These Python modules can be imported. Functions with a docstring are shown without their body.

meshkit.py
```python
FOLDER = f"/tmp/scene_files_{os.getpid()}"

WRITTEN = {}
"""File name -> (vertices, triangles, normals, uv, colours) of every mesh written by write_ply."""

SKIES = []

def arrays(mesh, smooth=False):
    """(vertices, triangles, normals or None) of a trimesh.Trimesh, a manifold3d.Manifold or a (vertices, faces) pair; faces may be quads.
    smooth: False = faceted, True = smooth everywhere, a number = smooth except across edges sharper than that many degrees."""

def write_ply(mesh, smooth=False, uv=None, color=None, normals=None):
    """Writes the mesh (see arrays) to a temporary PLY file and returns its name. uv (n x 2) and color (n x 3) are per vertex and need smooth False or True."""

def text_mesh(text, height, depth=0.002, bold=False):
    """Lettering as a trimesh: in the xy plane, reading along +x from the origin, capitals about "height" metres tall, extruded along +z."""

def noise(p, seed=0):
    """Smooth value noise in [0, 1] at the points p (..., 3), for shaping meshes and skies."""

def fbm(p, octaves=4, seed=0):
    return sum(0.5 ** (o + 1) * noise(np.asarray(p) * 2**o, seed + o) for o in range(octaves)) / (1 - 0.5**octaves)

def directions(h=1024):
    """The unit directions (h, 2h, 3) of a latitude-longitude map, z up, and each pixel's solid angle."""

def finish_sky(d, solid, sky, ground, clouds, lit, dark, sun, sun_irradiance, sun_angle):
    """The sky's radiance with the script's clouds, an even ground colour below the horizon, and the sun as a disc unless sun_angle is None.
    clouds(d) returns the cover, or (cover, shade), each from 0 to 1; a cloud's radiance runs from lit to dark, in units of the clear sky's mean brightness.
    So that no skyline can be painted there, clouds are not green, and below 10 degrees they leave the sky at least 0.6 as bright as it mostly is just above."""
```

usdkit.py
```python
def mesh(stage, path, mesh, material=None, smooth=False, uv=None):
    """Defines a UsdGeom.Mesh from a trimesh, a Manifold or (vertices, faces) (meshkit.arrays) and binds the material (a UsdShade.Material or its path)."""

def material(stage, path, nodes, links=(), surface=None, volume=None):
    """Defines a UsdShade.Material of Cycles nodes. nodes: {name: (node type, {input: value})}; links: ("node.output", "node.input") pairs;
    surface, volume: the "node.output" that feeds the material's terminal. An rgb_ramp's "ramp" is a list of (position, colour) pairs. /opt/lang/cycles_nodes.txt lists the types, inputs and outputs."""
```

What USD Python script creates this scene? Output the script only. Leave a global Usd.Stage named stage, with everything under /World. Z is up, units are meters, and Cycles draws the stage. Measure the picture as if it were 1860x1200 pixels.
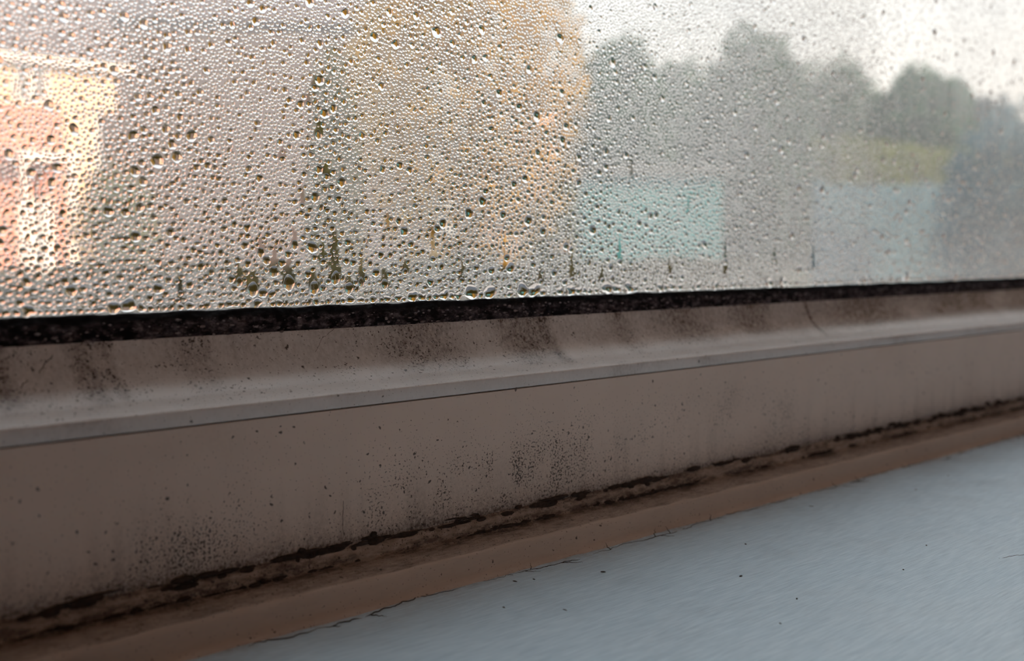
import math, random
import numpy as np, trimesh, usdkit
from scipy.spatial import cKDTree
from meshkit import fbm, noise
from pxr import Gf, Sdf, Usd, UsdGeom, UsdLux, UsdShade, Vt

random.seed(7)
R = np.random.default_rng(11)
stage = Usd.Stage.CreateInMemory()
UsdGeom.Xform.Define(stage, '/World')
UsdGeom.Scope.Define(stage, '/World/Looks')

# ---------------------------------------------------------------- camera
F = 2100.0                                   # focal length in pixels of a 1860 wide frame
PITCH, YAW = math.atan(146 / F), math.radians(45.87)
CAM = np.array([0.0, 0.0, 1.0])
fh = np.array([math.cos(YAW), math.sin(YAW), 0.0])
fwd = math.cos(PITCH) * fh - math.sin(PITCH) * np.array([0, 0, 1.0])
up = math.sin(PITCH) * fh + math.cos(PITCH) * np.array([0, 0, 1.0])
rgt = np.array([math.sin(YAW), -math.cos(YAW), 0.0])
cam = UsdGeom.Camera.Define(stage, '/World/camera')
M4 = Gf.Matrix4d(*rgt, 0, *up, 0, *(-fwd), 0, *CAM, 1)
cam.AddTransformOp().Set(M4)
cam.CreateHorizontalApertureAttr(36.0)
cam.CreateVerticalApertureAttr(36.0 * 1200 / 1860)
cam.CreateFocalLengthAttr(36.0 * F / 1860)
cam.CreateFStopAttr(12.5)
cam.CreateFocusDistanceAttr(0.324)
cam.CreateClippingRangeAttr((0.01, 2000.0))
EXPOSURE = 0.52
cam.CreateExposureAttr(EXPOSURE)

# ---------------------------------------------------------------- sky and sun
def mat(name, nodes, links=(), surface=None, volume=None):
    return usdkit.material(stage, '/World/Looks/' + name, nodes, links, surface, volume)

sky_mat = mat('overcast_sky', {
    'tc': ('texture_coordinate', {}),
    'map': ('mapping', {'scale': (1.0, 1.0, 2.2)}),
    'n': ('noise_texture', {'scale': 2.3, 'detail': 5.0, 'roughness': 0.55}),
    'xyz': ('separate_xyz', {}),
    'clear': ('rgb_ramp', {'ramp': [(0.0, (1.0, 0.86, 0.72)), (0.16, (0.93, 0.88, 0.83)), (0.40, (0.72, 0.80, 0.88)), (1.0, (0.62, 0.75, 0.90))]}),     # evening sky: warm at the horizon, blue overhead, the same all round
    'cloud': ('rgb_ramp', {'ramp': [(0.0, (1.0, 0.82, 0.64)), (0.18, (0.96, 0.89, 0.82)), (0.40, (1.22, 1.15, 1.09)), (0.7, (1.34, 1.32, 1.31)), (1.0, (1.34, 1.36, 1.40))]}),
    'cover': ('map_range', {'from_min': 0.38, 'from_max': 0.60, 'to_min': 0.0, 'to_max': 1.0, 'clamp': True}),
    'mx': ('mix_color', {'blend_type': 'mix', 'use_clamp': False}),
    'bg': ('background_shader', {'strength': 1.0}),
}, [('tc.generated', 'map.vector'), ('map.vector', 'n.vector'), ('tc.generated', 'xyz.vector'), ('xyz.z', 'clear.fac'), ('xyz.z', 'cloud.fac'), ('n.fac', 'cover.value'),
    ('cover.result', 'mx.fac'), ('clear.color', 'mx.a'), ('cloud.color', 'mx.b'), ('mx.result', 'bg.color')], surface='bg.background')
dome = UsdLux.DomeLight.Define(stage, '/World/sky')
dome.CreateIntensityAttr(1.0)
UsdShade.MaterialBindingAPI.Apply(dome.GetPrim()).Bind(sky_mat)

sun = UsdLux.DistantLight.Define(stage, '/World/sun')
sun.CreateIntensityAttr(19000.0)
sun.CreateAngleAttr(0.6)
sun.CreateColorAttr(Gf.Vec3f(1.0, 0.66, 0.40))
SUN_AZ, SUN_EL = math.radians(-62), math.radians(24)      # where the sun stands: low, behind the house the window belongs to
sd = np.array([math.cos(SUN_AZ) * math.cos(SUN_EL), math.sin(SUN_AZ) * math.cos(SUN_EL), math.sin(SUN_EL)])
zx = np.cross([0, 0, 1.0], sd); zx /= np.linalg.norm(zx); zy = np.cross(sd, zx)
sun.AddTransformOp().Set(Gf.Matrix4d(*zx, 0, *zy, 0, *sd, 0, 0, 0, 50, 1))

# ---------------------------------------------------------------- helpers
used = {}
def numbered(path):
    if path not in used:
        used[path] = 0
        return path
    used[path] += 1
    return f'{path}_{used[path]:03d}'

def tag(p, label=None, cat=None, group=None, kind=None):
    p = p.GetPrim() if hasattr(p, 'GetPrim') else p
    for k, v in (('label', label), ('category', cat), ('group', group), ('kind', kind)):
        if v: p.SetCustomDataByKey(k, v)
    return p

def thing(name, label, cat, loc=(0, 0, 0), group=None, kind=None):
    x = UsdGeom.Xform.Define(stage, numbered('/World/' + name))
    x.AddTranslateOp().Set(Gf.Vec3d(*map(float, loc)))
    x.loc = np.array(loc, float)
    tag(x, label, cat, group, kind)
    return x

def obj(name, mesh, material, parent=None, smooth=False, uv=None, **attrs):
    """one Mesh prim; vertices are given in world coordinates"""
    base = str(parent.GetPath()) if parent is not None else '/World'
    off = getattr(parent, 'loc', None) if parent is not None else None
    v, f = (np.array(mesh.vertices), np.array(mesh.faces)) if hasattr(mesh, 'vertices') else (np.asarray(mesh[0], float), np.asarray(mesh[1], int))
    if off is not None: v = v - off
    m = usdkit.mesh(stage, numbered(base + '/' + name), (v, f), material, smooth, uv)
    for k, a in attrs.items():
        UsdGeom.PrimvarsAPI(m).CreatePrimvar(k, Sdf.ValueTypeNames.FloatArray, 'vertex').Set(Vt.FloatArray.FromNumpy(np.asarray(a, np.float32)))
    if off is not None: m.loc = off
    return m

def box(x0, x1, y0, y1, z0, z1):
    m = trimesh.creation.box((x1 - x0, y1 - y0, z1 - z0)); m.apply_translation(((x0 + x1) / 2, (y0 + y1) / 2, (z0 + z1) / 2)); return m

def cat(*ms): return trimesh.util.concatenate([m if hasattr(m, 'vertices') else trimesh.Trimesh(*m, process=False) for m in ms])

def grid(P):
    """P: (n, m, 3) points -> vertices, triangles"""
    n, m = P.shape[:2]
    i = (np.arange(n - 1)[:, None] * m + np.arange(m - 1)[None]).ravel()
    q = np.stack([i, i + m, i + m + 1, i + 1], 1)
    return P.reshape(-1, 3), np.vstack([q[:, [0, 1, 2]], q[:, [0, 2, 3]]])

def tube(pts, r, k=5):
    pts = np.asarray(pts, float); n = len(pts); r = np.broadcast_to(np.asarray(r, float), n)
    t = np.gradient(pts, axis=0); t /= np.linalg.norm(t, axis=1, keepdims=True) + 1e-12
    a = np.cross(t, [0.31, 0.2, 0.93]); a /= np.linalg.norm(a, axis=1, keepdims=True) + 1e-12
    b = np.cross(t, a); ph = np.arange(k) * 2 * np.pi / k
    P = pts[:, None] + r[:, None, None] * (np.cos(ph)[None, :, None] * a[:, None] + np.sin(ph)[None, :, None] * b[:, None])
    P = np.concatenate([P, P[:, :1]], 1)
    return trimesh.Trimesh(*grid(P), process=False)

def prism(poly, axis, a0, a1):
    """extrude a closed 2-d outline; axis 'x': outline is (y, z); axis 'y': (x, z)"""
    from shapely.geometry import Polygon
    m = trimesh.creation.extrude_polygon(Polygon(poly), a1 - a0, engine='earcut')
    v = np.array(m.vertices)
    if axis == 'x': v = np.stack([v[:, 2] + a0, v[:, 0], v[:, 1]], 1)
    else: v = np.stack([v[:, 0], v[:, 2] + a0, v[:, 1]], 1)
    m = trimesh.Trimesh(v, m.faces, process=False); m.fix_normals(); return m

def sweep_x(xs, prof, jitter=None):
    """prof (m, 2) of (y, z) swept along xs; jitter(X, S) -> (dy, dz)"""
    prof = np.asarray(prof, float)
    X, S = np.meshgrid(xs, np.arange(len(prof)) / (len(prof) - 1.0), indexing='ij')
    P = np.stack([X, np.broadcast_to(prof[:, 0], X.shape), np.broadcast_to(prof[:, 1], X.shape)], -1).copy()
    if jitter is not None:
        dy, dz = jitter(X, S); P[..., 1] += dy; P[..., 2] += dz
    return P, X, S

def bez(a, b, c, n):
    t = np.linspace(0, 1, n)[:, None]; a, b, c = map(np.asarray, (a, b, c))
    return (1 - t) ** 2 * a + 2 * t * (1 - t) * b + t ** 2 * c

def smoothstep(a, b, x):
    t = np.clip((x - a) / (b - a), 0, 1); return t * t * (3 - 2 * t)

def nz(X, Y, sx, sy, seed, octaves=4):
    return fbm(np.stack([X * sx, Y * sy, np.full_like(X, 3.7 + seed)], -1), octaves, seed)

# ---------------------------------------------------------------- materials
def plain(name, color, rough=0.6, **kw):
    return mat(name, {'p': ('principled_bsdf', {'base_color': color, 'roughness': rough, **kw})}, surface='p.BSDF')

def noisy(name, c1, c2, scale, rough=0.7, bump=0.0, stretch=(1, 1, 1), dist=0.002, detail=4.0):
    nodes = {'g': ('geometry', {}), 'map': ('mapping', {'scale': stretch}), 'n': ('noise_texture', {'scale': scale, 'detail': detail}),
             'r': ('rgb_ramp', {'ramp': [(0.3, c1), (0.7, c2)]}), 'p': ('principled_bsdf', {'roughness': rough}), 'b': ('bump', {'strength': bump, 'distance': dist})}
    links = [('g.position', 'map.vector'), ('map.vector', 'n.vector'), ('n.fac', 'r.fac'), ('r.color', 'p.base_color')]
    if bump: links += [('n.fac', 'b.height'), ('b.normal', 'p.normal')]
    else: nodes.pop('b')
    return mat(name, nodes, links, surface='p.BSDF')

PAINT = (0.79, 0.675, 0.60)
def mouldy(name, base, rough, streak=(1, 1, 0.25), spec=0.5):
    """painted surface; vertex attributes say where mould grows: stain = soft veil, specks = how dense the spots are"""
    nodes = {
        'g': ('geometry', {}), 'stain': ('attribute', {'attribute': 'stain'}), 'specks': ('attribute', {'attribute': 'specks'}),
        'map': ('mapping', {'scale': streak}),
        'n1': ('noise_texture', {'scale': 900.0, 'detail': 5.0, 'roughness': 0.65}),
        'n2': ('noise_texture', {'scale': 60.0, 'detail': 4.0}),
        'tone': ('rgb_ramp', {'ramp': [(0.3, tuple(c * 0.93 for c in base)), (0.7, base)]}),
        # veil: stain broken up by fine grain
        'grain': ('map_range', {'from_min': 0.30, 'from_max': 0.66, 'to_min': 0.35, 'to_max': 1.25}),
        'veil': ('math', {'math_type': 'multiply', 'use_clamp': True}),
        'mix1': ('mix_color', {'blend_type': 'mix', 'b': (0.115, 0.078, 0.063)}),
        # flecks: fine irregular noise that passes a threshold set by the density; spots: small round colonies
        'fn': ('noise_texture', {'scale': 1500.0, 'detail': 3.0, 'roughness': 0.6}),
        'fk': ('math', {'math_type': 'multiply_add', 'value2': -0.27, 'value3': 0.665}), 'fd': ('math', {'math_type': 'subtract'}),
        's1': ('map_range', {'from_min': 0.0, 'from_max': 0.045, 'to_min': 0.0, 'to_max': 1.0, 'clamp': True}),
        'wn': ('noise_texture', {'scale': 500.0, 'detail': 2.0}), 'wv': ('vector_math', {'math_type': 'multiply_add', 'vector2': (0.0022, 0.0022, 0.0022)}),
        'v2': ('voronoi_texture', {'scale': 760.0}), 'h2': ('separate_color', {}), 'sz': ('math', {'math_type': 'multiply_add', 'value2': 0.22}),
        'k2': ('math', {'math_type': 'less_than'}), 'sp2': ('math', {'math_type': 'multiply', 'value2': 0.55}),
        's2': ('map_range', {'from_min': 0.40, 'from_max': 0.26, 'to_min': 0.0, 'to_max': 1.0, 'clamp': True}),
        'a2': ('math', {'math_type': 'multiply'}),
        'a': ('math', {'math_type': 'maximum'}), 'a85': ('math', {'math_type': 'multiply', 'value2': 0.90}),
        'mix2': ('mix_color', {'blend_type': 'mix', 'b': (0.030, 0.020, 0.017)}),
        'b': ('bump', {'strength': 0.25, 'distance': 0.0003}),
        'p': ('principled_bsdf', {'roughness': rough, 'specular_ior_level': spec}),
    }
    links = [('g.position', 'map.vector'), ('map.vector', 'n1.vector'), ('g.position', 'n2.vector'), ('n2.fac', 'tone.fac'),
             ('n1.fac', 'grain.value'), ('grain.result', 'veil.value1'), ('stain.fac', 'veil.value2'),
             ('tone.color', 'mix1.a'), ('veil.value', 'mix1.fac'),
             ('g.position', 'fn.vector'), ('specks.fac', 'fk.value1'), ('fn.fac', 'fd.value1'), ('fk.value', 'fd.value2'), ('fd.value', 's1.value'),
             ('g.position', 'wn.vector'), ('wn.color', 'wv.vector1'), ('g.position', 'wv.vector3'), ('wv.vector', 'v2.vector'),
             ('v2.color', 'h2.color'), ('specks.fac', 'sp2.value1'), ('h2.r', 'k2.value1'), ('sp2.value', 'k2.value2'),
             ('h2.g', 'sz.value1'), ('v2.distance', 'sz.value3'), ('sz.value', 's2.value'),
             ('k2.value', 'a2.value1'), ('s2.result', 'a2.value2'),
             ('s1.result', 'a.value1'), ('a2.value', 'a.value2'), ('a.value', 'a85.value1'),
             ('mix1.result', 'mix2.a'), ('a85.value', 'mix2.fac'), ('mix2.result', 'p.base_color'),
             ('n2.fac', 'b.height'), ('b.normal', 'p.normal')]
    return mat(name, nodes, links, surface='p.BSDF')

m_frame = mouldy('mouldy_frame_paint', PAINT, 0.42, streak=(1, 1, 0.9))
m_bead = mouldy('mouldy_bead_plastic', (0.82, 0.80, 0.795), 0.22, streak=(1, 0.7, 0.7), spec=0.8)
m_sealant = mouldy('mouldy_sealant', (0.56, 0.45, 0.38), 0.55, streak=(0.3, 1, 1))
m_wall = noisy('room_wall_paint', (0.60, 0.43, 0.33), (0.64, 0.46, 0.355), 3.0)
m_ceiling = plain('ceiling_paint', (0.64, 0.53, 0.46), 0.9)
m_floor = noisy('floor_boards_tone', (0.30, 0.19, 0.11), (0.38, 0.25, 0.15), 6.0, 0.5, stretch=(1, 8, 1))
m_crack = plain('crack_grime', (0.035, 0.022, 0.018), 0.9)
m_mould = noisy('black_mould', (0.012, 0.008, 0.007), (0.05, 0.03, 0.024), 700.0, 0.9)
m_hair = plain('dark_fibre', (0.045, 0.03, 0.025), 0.7)
m_web = plain('pale_fibre', (0.75, 0.72, 0.66), 0.6)
m_gasket = mat('sooty_gasket_rubber', {
    'g': ('geometry', {}), 'map': ('mapping', {'scale': (0.6, 1, 1)}),
    'n': ('noise_texture', {'scale': 520.0, 'detail': 6.0, 'roughness': 0.7}),
    'r': ('rgb_ramp', {'ramp': [(0.44, (0.006, 0.005, 0.007)), (0.54, (0.05, 0.04, 0.048)), (0.68, (0.19, 0.16, 0.172))]}),
    'dust': ('attribute', {'attribute': 'dust'}),
    'mx': ('mix_color', {'blend_type': 'mix', 'a': (0.004, 0.0035, 0.005)}),
    'b': ('bump', {'strength': 0.6, 'distance': 0.0006}), 'p': ('principled_bsdf', {'roughness': 0.85, 'specular_ior_level': 0.15})},
    [('g.position', 'map.vector'), ('map.vector', 'n.vector'), ('n.fac', 'r.fac'), ('r.color', 'mx.b'), ('dust.fac', 'mx.fac'), ('mx.result', 'p.base_color'),
     ('n.fac', 'b.height'), ('b.normal', 'p.normal')], surface='p.BSDF')
m_sill = mat('brushed_sill_gloss', {
    'g': ('geometry', {}), 'map': ('mapping', {'scale': (0.045, 1.0, 1.0), 'rotation': (0, 0, 0.10)}), 'map2': ('mapping', {'scale': (0.08, 1.0, 1.0), 'rotation': (0, 0, -0.30)}),
    'n': ('noise_texture', {'scale': 2300.0, 'detail': 3.0, 'roughness': 0.6}), 'n2': ('noise_texture', {'scale': 1700.0, 'detail': 3.0}),
    'big': ('noise_texture', {'scale': 35.0, 'detail': 4.0}), 'wear': ('noise_texture', {'scale': 420.0, 'detail': 5.0, 'roughness': 0.7}),
    'add': ('mix_float', {'fac': 0.4}), 'stain': ('attribute', {'attribute': 'stain'}),
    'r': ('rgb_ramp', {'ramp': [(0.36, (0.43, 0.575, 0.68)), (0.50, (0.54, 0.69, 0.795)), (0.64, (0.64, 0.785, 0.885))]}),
    'mot': ('map_range', {'from_min': 0.35, 'from_max': 0.65, 'to_min': 0.2, 'to_max': 1.0, 'clamp': True}),
    'ms': ('math', {'math_type': 'multiply', 'use_clamp': True}),
    'mx': ('mix_color', {'blend_type': 'mix', 'b': (0.20, 0.145, 0.115)}),
    'rr': ('map_range', {'from_min': 0.3, 'from_max': 0.7, 'to_min': 0.30, 'to_max': 0.46}),
    'b': ('bump', {'strength': 0.65, 'distance': 0.0003}), 'p': ('principled_bsdf', {'specular_ior_level': 0.55})},
    [('g.position', 'map.vector'), ('g.position', 'map2.vector'), ('map.vector', 'n.vector'), ('map2.vector', 'n2.vector'), ('g.position', 'big.vector'), ('g.position', 'wear.vector'),
     ('n.fac', 'add.a'), ('n2.fac', 'add.b'), ('add.result', 'r.fac'), ('r.color', 'mx.a'), ('wear.fac', 'mot.value'), ('mot.result', 'ms.value1'), ('stain.fac', 'ms.value2'),
     ('ms.value', 'mx.fac'), ('mx.result', 'p.base_color'), ('big.fac', 'rr.value'), ('rr.result', 'p.roughness'),
     ('add.result', 'b.height'), ('b.normal', 'p.normal')], surface='p.BSDF')
m_pane = mat('window_glass', {
    't': ('transparent_bsdf', {'color': (0.97, 0.985, 0.98)}), 'gl': ('glossy_bsdf', {'color': (1, 1, 1), 'roughness': 0.0}), 'fr': ('fresnel', {'IOR': 1.45}), 'mx': ('mix_closure', {}),
    'g': ('geometry', {}), 'out': ('math', {'math_type': 'subtract', 'value1': 1.0}), 'k': ('math', {'math_type': 'multiply'})},   # reflects on its outward faces only: inside the slab the unbent ray would be trapped
    [('g.backfacing', 'out.value2'), ('fr.fac', 'k.value1'), ('out.value', 'k.value2'), ('k.value', 'mx.fac'), ('t.BSDF', 'mx.closure1'), ('gl.BSDF', 'mx.closure2')], surface='mx.closure')
m_water = mat('water', {'gl': ('glass_bsdf', {'color': (1, 1, 1), 'roughness': 0.0, 'IOR': 1.333})}, surface='gl.BSDF')
m_mist = mat('fine_mist_film', {
    'mist': ('attribute', {'attribute': 'mist'}), 't': ('transparent_bsdf', {'color': (1, 1, 1)}), 'tl': ('translucent_bsdf', {'color': (0.95, 0.95, 0.95)}), 'mx': ('mix_closure', {})},
    [('mist.fac', 'mx.fac'), ('t.BSDF', 'mx.closure1'), ('tl.BSDF', 'mx.closure2')], surface='mx.closure')

# ---------------------------------------------------------------- the room shell (z = 1 is the height of the eye)
H = lambda h: 1.0 - h
ZS = H(0.0892)                               # top of the sill
X0, X1, ZT = -0.03, 1.10, ZS + 1.10          # the window opening
RX0, RX1, RY0, RZ0, RZ1 = -1.5, 2.2, -2.6, 0.0, 2.45
def struct(name, mesh, material, label, category, **kw):
    return tag(obj(name, mesh, material, **kw), label, category, kind='structure')

struct('floor', box(RX0 - .1, RX1 + .1, RY0 - .1, 0.31, RZ0 - 0.1, RZ0), m_floor, 'brown boarded floor of the dim room below the window', 'floor')
struct('ceiling', box(RX0 - .1, RX1 + .1, RY0 - .1, 0.31, RZ1, RZ1 + 0.1), m_ceiling, 'plain pale ceiling of the dim room', 'ceiling')
struct('wall_front', cat(box(RX0, X0, 0.03, 0.31, RZ0, RZ1), box(X1, RX1, 0.03, 0.31, RZ0, RZ1), box(X0, X1, 0.03, 0.31, RZ0, ZS - 0.025), box(X0, X1, 0.03, 0.31, ZT, RZ1)), m_wall,
       'painted wall around the misted window', 'wall')
struct('wall_back', box(RX0, RX1, RY0 - .1, RY0, RZ0, RZ1), m_wall, 'painted wall facing the window', 'wall')
struct('wall_right', box(RX1, RX1 + .1, RY0, 0.31, RZ0, RZ1), m_wall, 'painted wall to the right of the window', 'wall')
WY0, WY1, WZ0, WZ1 = -2.45, -0.95, 0.9, 2.15    # paneless opening added in the unseen left wall to light the frame faces
struct('wall_left', cat(box(RX0 - .1, RX0, RY0, WY0, RZ0, RZ1), box(RX0 - .1, RX0, WY1, 0.31, RZ0, RZ1), box(RX0 - .1, RX0, WY0, WY1, RZ0, WZ0), box(RX0 - .1, RX0, WY0, WY1, WZ1, RZ1)), m_wall,
       'painted wall with an opening added for light behind the viewer', 'wall')

# ---------------------------------------------------------------- window_1: frame, bead, gasket, pane, sealant
win = thing('window_1', 'white mould-stained window with misted pane and black gasket', 'window', (X0, 0.24, ZS), kind='structure')
XA, XB = 0.05, 0.80                          # the stretch seen close up gets the fine mesh
def xs_fine(d): return np.concatenate([[X0], np.arange(XA, XB, d), [X1]])

# lower rail: front face from the seam D down to the sealant E, and its body behind
xs = xs_fine(0.0011)
P, X, S = sweep_x(xs, np.stack([np.full(46, 0.240), np.linspace(H(0.0405), H(0.0775), 46)], 1))
Zd = (X[..., None] * 0)[..., 0] + P[..., 2] - H(0.0758)                 # height above the mould line
st = 1.0 * np.exp(-np.maximum(Zd, 0) / (0.0014 + 0.0030 * nz(X, Zd, 60, 0, 3, 3))) + 0.16 * smoothstep(0.022, 0.0, Zd) * nz(X, Zd, 260, 25, 4) * 1.5
st += 0.10 * smoothstep(0.56, 0.75, nz(X, Zd, 30, 30, 9))
bloom = np.exp(-((X - 0.235) / 0.035) ** 2 - ((Zd - 0.011) / 0.010) ** 2) + 0.8 * np.exp(-((X - 0.128) / 0.016) ** 2 - ((Zd - 0.008) / 0.008) ** 2) + 0.5 * np.exp(-((X - 0.285) / 0.014) ** 2 - ((Zd - 0.016) / 0.008) ** 2)
bloom += 0.55 * np.exp(-((X - 0.335) / 0.018) ** 2 - ((Zd - 0.022) / 0.008) ** 2) + 0.5 * np.exp(-((X - 0.375) / 0.014) ** 2 - ((Zd - 0.014) / 0.010) ** 2) + 0.4 * np.exp(-((X - 0.185) / 0.016) ** 2 - ((Zd - 0.009) / 0.007) ** 2)
sp = 0.09 + 0.36 * bloom * smoothstep(0.30, 0.6, nz(X, Zd, 170, 110, 5)) * 1.6 + 0.20 * smoothstep(0.012, 0.0, Zd) + 0.10 * smoothstep(0.5, 0.7, nz(X, Zd, 90, 50, 6))
sp *= smoothstep(0.036, 0.024, Zd) * 0.75 + 0.25
st += 0.13 * bloom + 0.16 * smoothstep(0.52, 0.72, nz(X, Zd, 330, 12, 7)) * smoothstep(0.026, 0.004, Zd)
v, f = grid(P)
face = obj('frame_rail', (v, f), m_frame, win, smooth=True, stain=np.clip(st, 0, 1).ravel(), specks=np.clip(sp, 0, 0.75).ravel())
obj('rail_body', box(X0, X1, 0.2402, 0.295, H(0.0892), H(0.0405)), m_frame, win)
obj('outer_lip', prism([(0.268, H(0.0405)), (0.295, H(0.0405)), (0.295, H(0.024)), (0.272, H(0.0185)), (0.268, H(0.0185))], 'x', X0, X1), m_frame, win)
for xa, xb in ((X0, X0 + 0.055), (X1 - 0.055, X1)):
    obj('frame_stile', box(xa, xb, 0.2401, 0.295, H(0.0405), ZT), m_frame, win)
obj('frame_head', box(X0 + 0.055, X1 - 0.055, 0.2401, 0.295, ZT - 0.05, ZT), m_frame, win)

# glazing bead: hollow cove from the gasket B to the crease C, a narrow front face to the seam D
cove = bez((0.2580, H(0.0213)), (0.2552, H(0.0345)), (0.2408, H(0.0363)), 34)
xs = xs_fine(0.0007)
rim = bez((0.2590, H(0.0216)), (0.2584, H(0.0209)), (0.2580, H(0.0213)), 5)
prof = np.vstack([rim[:-1], cove])
P, X, S = sweep_x(xs, prof)
s = np.clip((S * (len(prof) - 1) - 4) / 33.0, 0, 1)                     # 0 at the gasket, 1 at the crease
rag = nz(X, s, 150, 3, 12, 4)                                           # ragged lower edge of the veil
depth = 0.58 + 0.40 * (nz(X, s * 0, 22, 1, 13, 3) - 0.5) + 0.35 * (rag - 0.5)
patches = [(0.092, 0.004, 0.75, 0.75), (0.1125, 0.0035, 0.72, 0.80), (0.118, 0.0018, 0.55, 0.8), (0.140, 0.005, 0.42, 0.75), (0.212, 0.014, 0.55, 0.72), (0.2525, 0.010, 0.75, 0.74), (0.263, 0.0035, 0.85, 0.82),
           (0.300, 0.006, 0.4, 0.6), (0.335, 0.014, 0.55, 0.66), (0.378, 0.012, 0.45, 0.6), (0.4185, 0.0012, 0.9, 0.75), (0.47, 0.03, 0.5, 0.62), (0.56, 0.04, 0.6, 0.55), (0.64, 0.03, 0.6, 0.6)]
extra = np.zeros_like(X)
for cx, w, a, dp in patches:
    lean = X - cx - 0.004 * s * (nz(X * 0 + cx, s, 9, 2, 14, 2) - 0.2)
    edge = np.exp(-np.abs(lean / w) ** 3.0) * (0.55 + 0.9 * (nz(X, s, 300, 14, 15) - 0.25))
    extra = np.maximum(extra, a * edge * smoothstep(dp + 0.10, dp - 0.22, s + 0.25 * (rag - 0.5)))
base = (0.27 + 0.24 * smoothstep(0.15, 0.5, X)) * smoothstep(depth + 0.18, depth - 0.30, s) * (0.5 + 1.0 * nz(X, s, 90, 6, 16))
drips = 0.55 * smoothstep(0.62, 0.78, nz(X, s, 330, 1.4, 17, 3)) * smoothstep(0.95, 0.5, s)
st = np.clip(base + extra * 0.75 + drips * 0.3, 0, 0.95)
sp = 0.10 + 0.45 * extra + 0.22 * smoothstep(0.5, 0.7, nz(X, s, 120, 6, 18)) * smoothstep(1.0, 0.5, s) + 0.08 * smoothstep(0.6, 0.75, nz(X, s, 240, 18, 19))
sp *= smoothstep(1.02, 0.90, s)
v, f = grid(P)
parts = [(v, f, np.where(S * (len(prof) - 1) < 3.5, 0.25, st).ravel(), np.where(S * (len(prof) - 1) < 3.5, 0.1, sp).ravel())]
nose = np.vstack([bez((0.2408, H(0.0363)), (0.2400, H(0.0363)), (0.2400, H(0.0370)), 5), [(0.2400, H(0.0399)), (0.2403, H(0.0402)), (0.2432, H(0.0402))]])
P, X, S = sweep_x(xs_fine(0.002), nose)
v2, f2 = grid(P)
parts.append((v2, f2, (0.10 + 0.25 * smoothstep(0.55, 0.75, nz(X, S, 60, 1, 21))).ravel(), (0.05 + 0.12 * smoothstep(0.5, 0.7, nz(X, S, 60, 1, 20))).ravel()))
n0 = len(parts[0][0])
obj('glazing_bead', (np.vstack([p[0] for p in parts]), np.vstack([parts[0][1], parts[1][1] + n0])), m_bead, win, smooth=True,
    stain=np.concatenate([p[2] for p in parts]), specks=np.concatenate([p[3] for p in parts]))
for xa, sx in ((X0 + 0.055, 1), (X1 - 0.055, -1)):
    obj('glazing_bead', prism([(xa, H(0.036)), (xa + sx * 0.004, H(0.036)), (xa + sx * 0.016, H(0.02)), (xa + sx * 0.016, ZT - 0.07), (xa, ZT - 0.05)], 'y', 0.2402, 0.2585), m_bead, win)
obj('glazing_bead', box(X0 + 0.055, X1 - 0.055, 0.2402, 0.2585, ZT - 0.068, ZT - 0.05), m_bead, win)

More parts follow.
